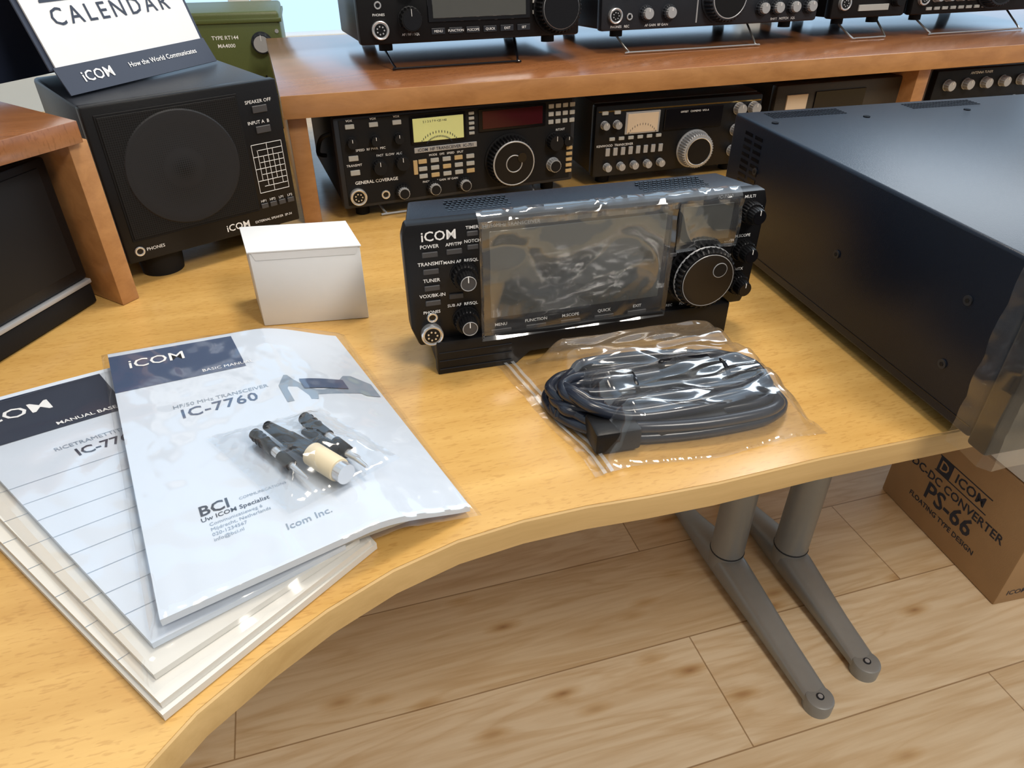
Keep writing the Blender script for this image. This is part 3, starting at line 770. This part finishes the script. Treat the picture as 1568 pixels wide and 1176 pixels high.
# ------------------------------------------------------------------ quad-mapped flat documents
def quadmap(TL,TR,BR,BL,zf):
    TL,TR,BR,BL=[Vector(q) for q in (TL,TR,BR,BL)]
    def f(u,v,d=0):
        a=TL.lerp(TR,u); b=BL.lerp(BR,u); c=a.lerp(b,v)
        return Vector((c.x,c.y,DZ+zf(u,v)+d))
    return f
def sheet(o,part,m,f,u0=0,v0=0,u1=1,v1=1,d=0,nx=24,ny=24,th=0,mside=None):
    vs=[];fs=[]
    for j in range(ny+1):
        for i in range(nx+1): vs.append(f(u0+(u1-u0)*i/nx,v0+(v1-v0)*j/ny,d))
    for j in range(ny):
        for i in range(nx):
            k=j*(nx+1)+i; fs.append([k,k+nx+1,k+nx+2,k+1])
    o.add(part,m,vs,fs)
    if th:
        idx=[(i,0) for i in range(nx)]+[(nx,j) for j in range(ny)]+[(nx-i,ny) for i in range(nx)]+[(0,ny-j) for j in range(ny)]
        top=[vs[j*(nx+1)+i] for i,j in idx]; L=len(top)
        o.add(part,mside or m,top+[t-Vector((0,0,th)) for t in top],[[i,(i+1)%L,L+(i+1)%L,L+i] for i in range(L)]+[[L+i for i in range(L)]])
def ptext(o,m,f,u,v,st,size,W,H,bold=0,align='LEFT',d=.0004,sp=1.):
    o.text('printing',m,st,size,lambda x,y:f(u+x/W,v-y/H,d),bold,align,sp)
def sm(a,b,x):
    t=max(0,min(1,(x-a)/(b-a))); return t*t*(3-2*t)
st=Obj('manual_stack',(0,0,0))
fA=quadmap((-.47,.43),(-.27,.55),(-.098,.345),(-.195,.224),lambda u,v:.0115)
sheet(st,'folded_schematic','cream',fA,th=.005,nx=8,ny=8)
fA2=quadmap((-.475,.447),(-.28,.56),(-.105,.342),(-.203,.238),lambda u,v:.0165)
sheet(st,'folded_schematic','cream',fA2,th=.0045,nx=8,ny=8)
fA0=quadmap((-.462,.422),(-.265,.545),(-.095,.347),(-.1935,.220),lambda u,v:.0062)
sheet(st,'folded_schematic','cream',fA0,th=.0055,nx=8,ny=8)
fB=quadmap((-.482,.477),(-.31,.583),(-.112,.332),(-.209,.254),lambda u,v:.0218+.001*math.sin(u*3+v*2))
sheet(st,'manual_sheet','paper',fB,th=.0045,nx=16,ny=16)
sheet(st,'printing','inkdk',fB,.0,.02,.60,.235,d=.0004,nx=10,ny=4)
ptext(st,'label',fB,.06,.11,'iCOM',.024,.2,.35,.01,d=.0008)
ptext(st,'label',fB,.32,.215,'MANUAL BASE',.0075,.2,.35,.01,d=.0008)
ptext(st,'inkgrey',fB,.24,.325,'RICETRAMETTITORE HF/50MHz',.0075,.2,.35,.0)
ptext(st,'inkdk',fB,.30,.365,'IC-7760',.016,.2,.35,.015)
for i in range(8):
    v=.42+i*.07; sheet(st,'printing','inkgrey',fB,.0,v,1,v+.0012,d=.0004,nx=14,ny=1)
for i,fq in enumerate((fA,fA2)):
    for k in range(8):
        v=.1+k*.11; sheet(st,'printing','inkgrey',fq,0,v,1,v+.0012,d=.0003,nx=2,ny=1)
fF=quadmap((-.50,.47),(-.30,.60),(-.098,.340),(-.199,.228),lambda u,v:.0238+.0022*abs(noise.noise(Vector((u*7,v*9,1))))-.010*max(0,(max(abs(u-.5),abs(v-.5))-.46)/.04))
sheet(st,'poly_bag','film',fF,nx=50,ny=60)
st.done()
# top manual
zman=lambda u,v:.0335-.0235*sm(.62,1.12,u)/sm(.62,1.12,1.0)
mn=Obj('instruction_manual',(0,0,0))
fM=quadmap((-.371,.552),(-.180,.625),(-.031,.380),(-.2045,.262),zman)
sheet(mn,'booklet','paper',fM,th=.0055,nx=30,ny=30)
PW,PH=.205,.30
sheet(mn,'cover_print','inkblue',fM,.0,.02,.52,.215,d=.0003,nx=16,ny=6)
ptext(mn,'label',fM,.07,.085,'iCOM',.019,PW,PH,.008,d=.0008)
ptext(mn,'label',fM,.345,.195,'BASIC MANUAL',.0062,PW,PH,.0,d=.0008)
ptext(mn,'inkgrey',fM,.19,.345,'HF/50 MHz TRANSCEIVER',.0068,PW,PH,.0)
ptext(mn,'inkblue',fM,.21,.385,'IC-7760',.017,PW,PH,.014,sp=1.1)
sil=[(.60,.36),(.64,.31),(.92,.31),(.985,.36),(.985,.44),(.93,.435),(.91,.42),(.73,.435),(.72,.46),(.60,.45)]
mn.add('cover_print','inkgrey',[fM(u,v,.0006) for u,v in sil],[[9,8,7,1,0],[7,6,2,1],[6,5,4,3,2]])
sheet(mn,'cover_print','inkblue',fM,.69,.345,.87,.40,d=.0011,nx=4,ny=2)
ptext(mn,'inkdk',fM,.17,.765,'BCI',.0135,PW,PH,.015)
ptext(mn,'inkgrey',fM,.30,.765,'COMMUNICATIONS',.0036,PW,PH,.0)
ptext(mn,'inkdk',fM,.17,.792,'Uw ICOM Specialist',.0055,PW,PH,.008)
for i,t in enumerate(['Communicatieweg 6','Mijdrecht, Netherlands','020-1234567','info@bci.nl']): ptext(mn,'inkgrey',fM,.19,.812+i*.016,t,.0042,PW,PH)
ptext(mn,'inkgrey',fM,.40,.905,'Icom Inc.',.0085,PW,PH,.005)
fG=quadmap((-.380,.556),(-.174,.634),(-.022,.374),(-.206,.251),lambda u,v:zman(u,v)+.0014+.0022*abs(noise.noise(Vector((u*4,v*5,4))))+.0006*noise.noise(Vector((u*18,v*20,9)))+.003*sm(.8,.92,v)*abs(noise.noise(Vector((u*9,v*3,14))))-.005*max(0,(max(abs(u-.5),abs(v-.5))-.475)/.025))
sheet(mn,'poly_bag','film',fG,nx=70,ny=80)
mn.done()
# ------------------------------------------------------------------ connector bag on manual
cb=Obj('connector_bag',(0,0,.0045))
def W3(x,y,h): return Vector((x,y,DZ+h))
def plug(a,b,r,kind):
    A=W3(*a);B=W3(*b);d=(B-A); L=d.length; d.normalize()
    if kind=='dc':
        cb.cyl('plugs','black',A,d,r*.55,L*.25,r*.85); cb.cyl('plugs','black',A+d*L*.25,d,r,L*.45,r,n=20); cb.cyl('plugs','chrome',A+d*L*.7,d,r*.62,L*.3,n=20)
        for i in range(6): cb.torus('plugs','blackg',A+d*L*(.3+i*.06),d,r*.98,r*.08,20,5)
    elif kind=='din':
        cb.cyl('plugs','black',A,d,r*.6,L*.3,r*.9); cb.cyl('plugs','blackg',A+d*L*.3,d,r,L*.3,n=24); cb.cyl('plugs','ivory',A+d*L*.6,d,r*1.35,L*.32,n=28,bev=.001); cb.cyl('plugs','chrome',A+d*L*.92,d,r*1.15,L*.08,n=24)
    else:
        cb.cyl('plugs','black',A,d,r,L*.4,n=20); cb.cyl('plugs','chrome',A+d*L*.4,d,r*.8,L*.12,n=20); cb.cyl('plugs','black',A+d*L*.52,d,r*.95,L*.2,n=20); cb.cyl('plugs','chrome',A+d*L*.72,d,r*.55,L*.28,r*.25,n=16)
        for i in range(3): cb.torus('plugs','blackg',A+d*L*(.06+i*.07),d,r,r*.12,20,5)
plug((-.196,.424,.038),(-.144,.374,.038),.0046,'x')
plug((-.188,.431,.0405),(-.116,.374,.0415),.0066,'din')
plug((-.163,.444,.038),(-.104,.386,.038),.0052,'x')
plug((-.160,.428,.037),(-.112,.395,.038),.0042,'dc')
def zb_(u,v):
    e=min(u,1-u,v,1-v); m=sm(0,.3,e)
    return .0335+.016*m+.003*noise.noise(Vector((u*6,v*5,2)))*m+.001*noise.noise(Vector((u*16,v*16,7)))
q4=((-.235,.426),(-.155,.464),(-.083,.402),(-.150,.344))
sheet(cb,'poly_bag','filmw',quadmap(*q4,zb_),nx=44,ny=44)
sheet(cb,'poly_bag','film',quadmap(*q4,lambda u,v:.0325),nx=4,ny=4)
cb.done()
# ------------------------------------------------------------------ cable in zip bag
cz=Obj('power_cable_bag',(.137,.522,DZ),13)
for i in range(11):
    a=.098-.005*(i%3); w=.009+.0041*i; z=.008+.0095*(i%3)
    pts=[]
    N=20
    for k in range(N):
        t=2*math.pi*k/N; ct,stt=math.cos(t),math.sin(t)
        x=a*(abs(ct)**.5)*(1 if ct>0 else -1); y=w*(abs(stt)**.8)*(1 if stt>0 else -1)
        x+=.006*noise.noise(Vector((k*.5,i*3.1,0)))+.008*noise.noise(Vector((i*5.3,1,1))); y+=.012*noise.noise(Vector((k*.28,i*1.7,5)))-.004
        pts.append((x-.003-y*.25,y,max(.006,z+.006*noise.noise(Vector((k*.4,i*2.3,9))))))
    cz.tube('cable','cable',pts,.0050,12,4,True)
cz.box('fuse_holder','black',-.03,.035,-.056,-.040,.004,.022,.004)
cz.box('fuse_holder','blackg',-.005,.045,.0,.014,.031,.041,.004)
cz.box('connector_plug','black',-.085,-.045,-.060,-.028,.003,.024,.003)
cz.box('connector_plug','blackg',-.098,-.07,-.008,.012,.003,.024,.003)
for x in (-.035,.05): cz.torus('cable_tie','blackg',(x,-.005,.020),(1,0,0),.020,.002)
def bagcorner(x,y):
    v=Matrix.Rotation(-R(13),4,'Z')@Vector((x-.137,y-.522,0)); return (v.x,v.y)
C=[bagcorner(*c) for c in ((-.016,.583),(.220,.640),(.270,.476),(.066,.420))]
def bagf(u,v):
    TL,TR,BR,BL=[Vector(c) for c in C]
    c=TL.lerp(TR,u).lerp(BL.lerp(BR,u),v)
    m=sm(0,.16,u-.07)*sm(0,.16,1-u)*sm(0,.14,v-.02)*sm(0,.12,1-v)
    z=.0015+.039*m+(.006*noise.noise(Vector((u*4,v*8,3)))+.0020*noise.noise(Vector((u*7,v*20,8))))*(.35+m)+.002*abs(noise.noise(Vector((u*30,v*5,2))))*(1-m)
    c=c+Vector((noise.noise(Vector((u*3,v*3,1))),noise.noise(Vector((u*3,v*3,5)))))*.005
    return Vector((c.x,c.y,max(z,.0008)))
vs=[];fs=[];nx,ny=100,80
for j in range(ny+1):
    for i in range(nx+1): vs.append(bagf(i/nx,j/ny))
for j in range(ny):
    for i in range(nx):
        k=j*(nx+1)+i; fs.append([k,k+nx+1,k+nx+2,k+1])
cz.add('zip_bag','filmbag',vs,fs)
M['zip']=film('zip_strip',.25,.6,.2,10,(.9,.93,.95),haze=.25)
for u0 in (.035,.065):
    vs=[];fs=[]
    for j in range(31):
        for uu in (u0,u0+.014): vs.append(bagf(uu,j/30)+Vector((0,0,.001)))
    for j in range(30): fs.append([2*j,2*j+1,2*j+3,2*j+2])
    cz.add('zip_strip','zip',vs,fs)
cz.done()
# ------------------------------------------------------------------ carton box on floor
cd=Obj('cardboard_carton',(.9127,.8728,0),0)
yawL=math.degrees(math.atan2(1.1956-.8728,.8404-.9127)); cd.e.rotation_euler=(0,0,R(yawL-90))
W,D,H=.36,.331,.255
cd.box('box','card',0,W,0,D,.0005,H,.003)
cd.box('flap_gap','inkdk',.002,W-.002,D/2-.0008,D/2+.0008,H-.0005,H+.0004)
fl=lambda y0,z0_:(lambda x,y:(-.0006,y0-x,z0_+y))
for t,s,z,y in (('ICOM',.030,.166,.140),('DC-DC CONVERTER',.0265,.128,.163),('PS-66',.056,.092,.166),('FLOATING TYPE DESIGN',.0165,.056,.170)):
    cd.text('printing','inkdk',t,s,fl(y,z),.018)
cd.box('printing','inkdk',-.0008,.001,.190,.225,.150,.184)
cd.text('printing','card','D',.032,lambda x,y:(-.0012,.208-x,.166+y),.012)
for c_,d_ in ((.147,.149),(.184,.186)): cd.box('printing','inkdk',-.0007,.001,.092,.228,c_,d_)
cd.text('printing','inkdk','ICOM INC.',.018,lambda x,y:(.06+x,-.0006,.03+y),.01)
cd.text('printing','inkdk','PS-66',.03,lambda x,y:(.08+x,-.0006,.07+y),.01)
cd.done()
c2=Obj('white_carton',(.9127,.8728,.2562),yawL-90)
c2.box('box','white',.004,.3,.012,.200,.0005,.06,.002)
c2.box('lid','white',.002,.302,.010,.202,.06,.075,.002)
c2.done()
# ------------------------------------------------------------------ camera
cam=bpy.data.cameras.new('camera'); co=bpy.data.objects.new('camera',cam); scene.collection.objects.link(co)
co.location=(0,0,1.11); co.rotation_euler=(R(90-34.5),0,0); cam.sensor_width=36; cam.sensor_fit='HORIZONTAL'; cam.lens=1087/1568*36
cam.clip_start=.02; scene.camera=co
# ------------------------------------------------------------------ light
w=bpy.data.worlds.new('world'); scene.world=w; w.use_nodes=True; nt=w.node_tree
bg=nt.nodes['Background']
tc=nt.nodes.new('ShaderNodeTexCoord'); sx=nt.nodes.new('ShaderNodeSeparateXYZ'); nt.links.new(tc.outputs['Generated'],sx.inputs[0])
mr=nt.nodes.new('ShaderNodeMapRange'); mr.inputs['From Min'].default_value=-.3; mr.inputs['From Max'].default_value=.8
mr.inputs['To Min'].default_value=.34; mr.inputs['To Max'].default_value=1.35
nt.links.new(sx.outputs['Y'],mr.inputs['Value']); nt.links.new(mr.outputs[0],bg.inputs[1])
cr=ramp(nt,[(.0,(.95,.93,.90)),(.55,(.66,.82,1.)),(1.,(.52,.75,1.))])
m2=nt.nodes.new('ShaderNodeMapRange'); m2.inputs['From Min'].default_value=-.4; m2.inputs['From Max'].default_value=.8
nt.links.new(sx.outputs['Y'],m2.inputs['Value']); nt.links.new(m2.outputs[0],cr.inputs[0]); nt.links.new(cr.outputs[0],bg.inputs[0])
def area(name,loc,tgt,size,power,col):
    l=bpy.data.lights.new(name,'AREA'); l.size=size; l.energy=power; l.color=col
    o=bpy.data.objects.new(name,l); scene.collection.objects.link(o); o.location=loc
    o.rotation_euler=(Vector(tgt)-Vector(loc)).to_track_quat('-Z','Y').to_euler(); return o
area('ceiling_light_1',(.2,.9,2.6),(.1,.6,.7),.35,18,(1,.88,.72))
area('ceiling_light_2',(-.5,.1,2.6),(-.3,.4,.7),.4,5,(1,.9,.76))
area('floor_fill_light',(1.1,-.5,2.5),(.45,.75,0),.5,33,(1,.94,.85))  # added fill lamp, brightens the floor and the space under the desk
area('window_daylight',(1.3,2.0,2.1),(.2,.6,.7),.9,17,(.85,.93,1))
scene.view_settings.view_transform='Standard'
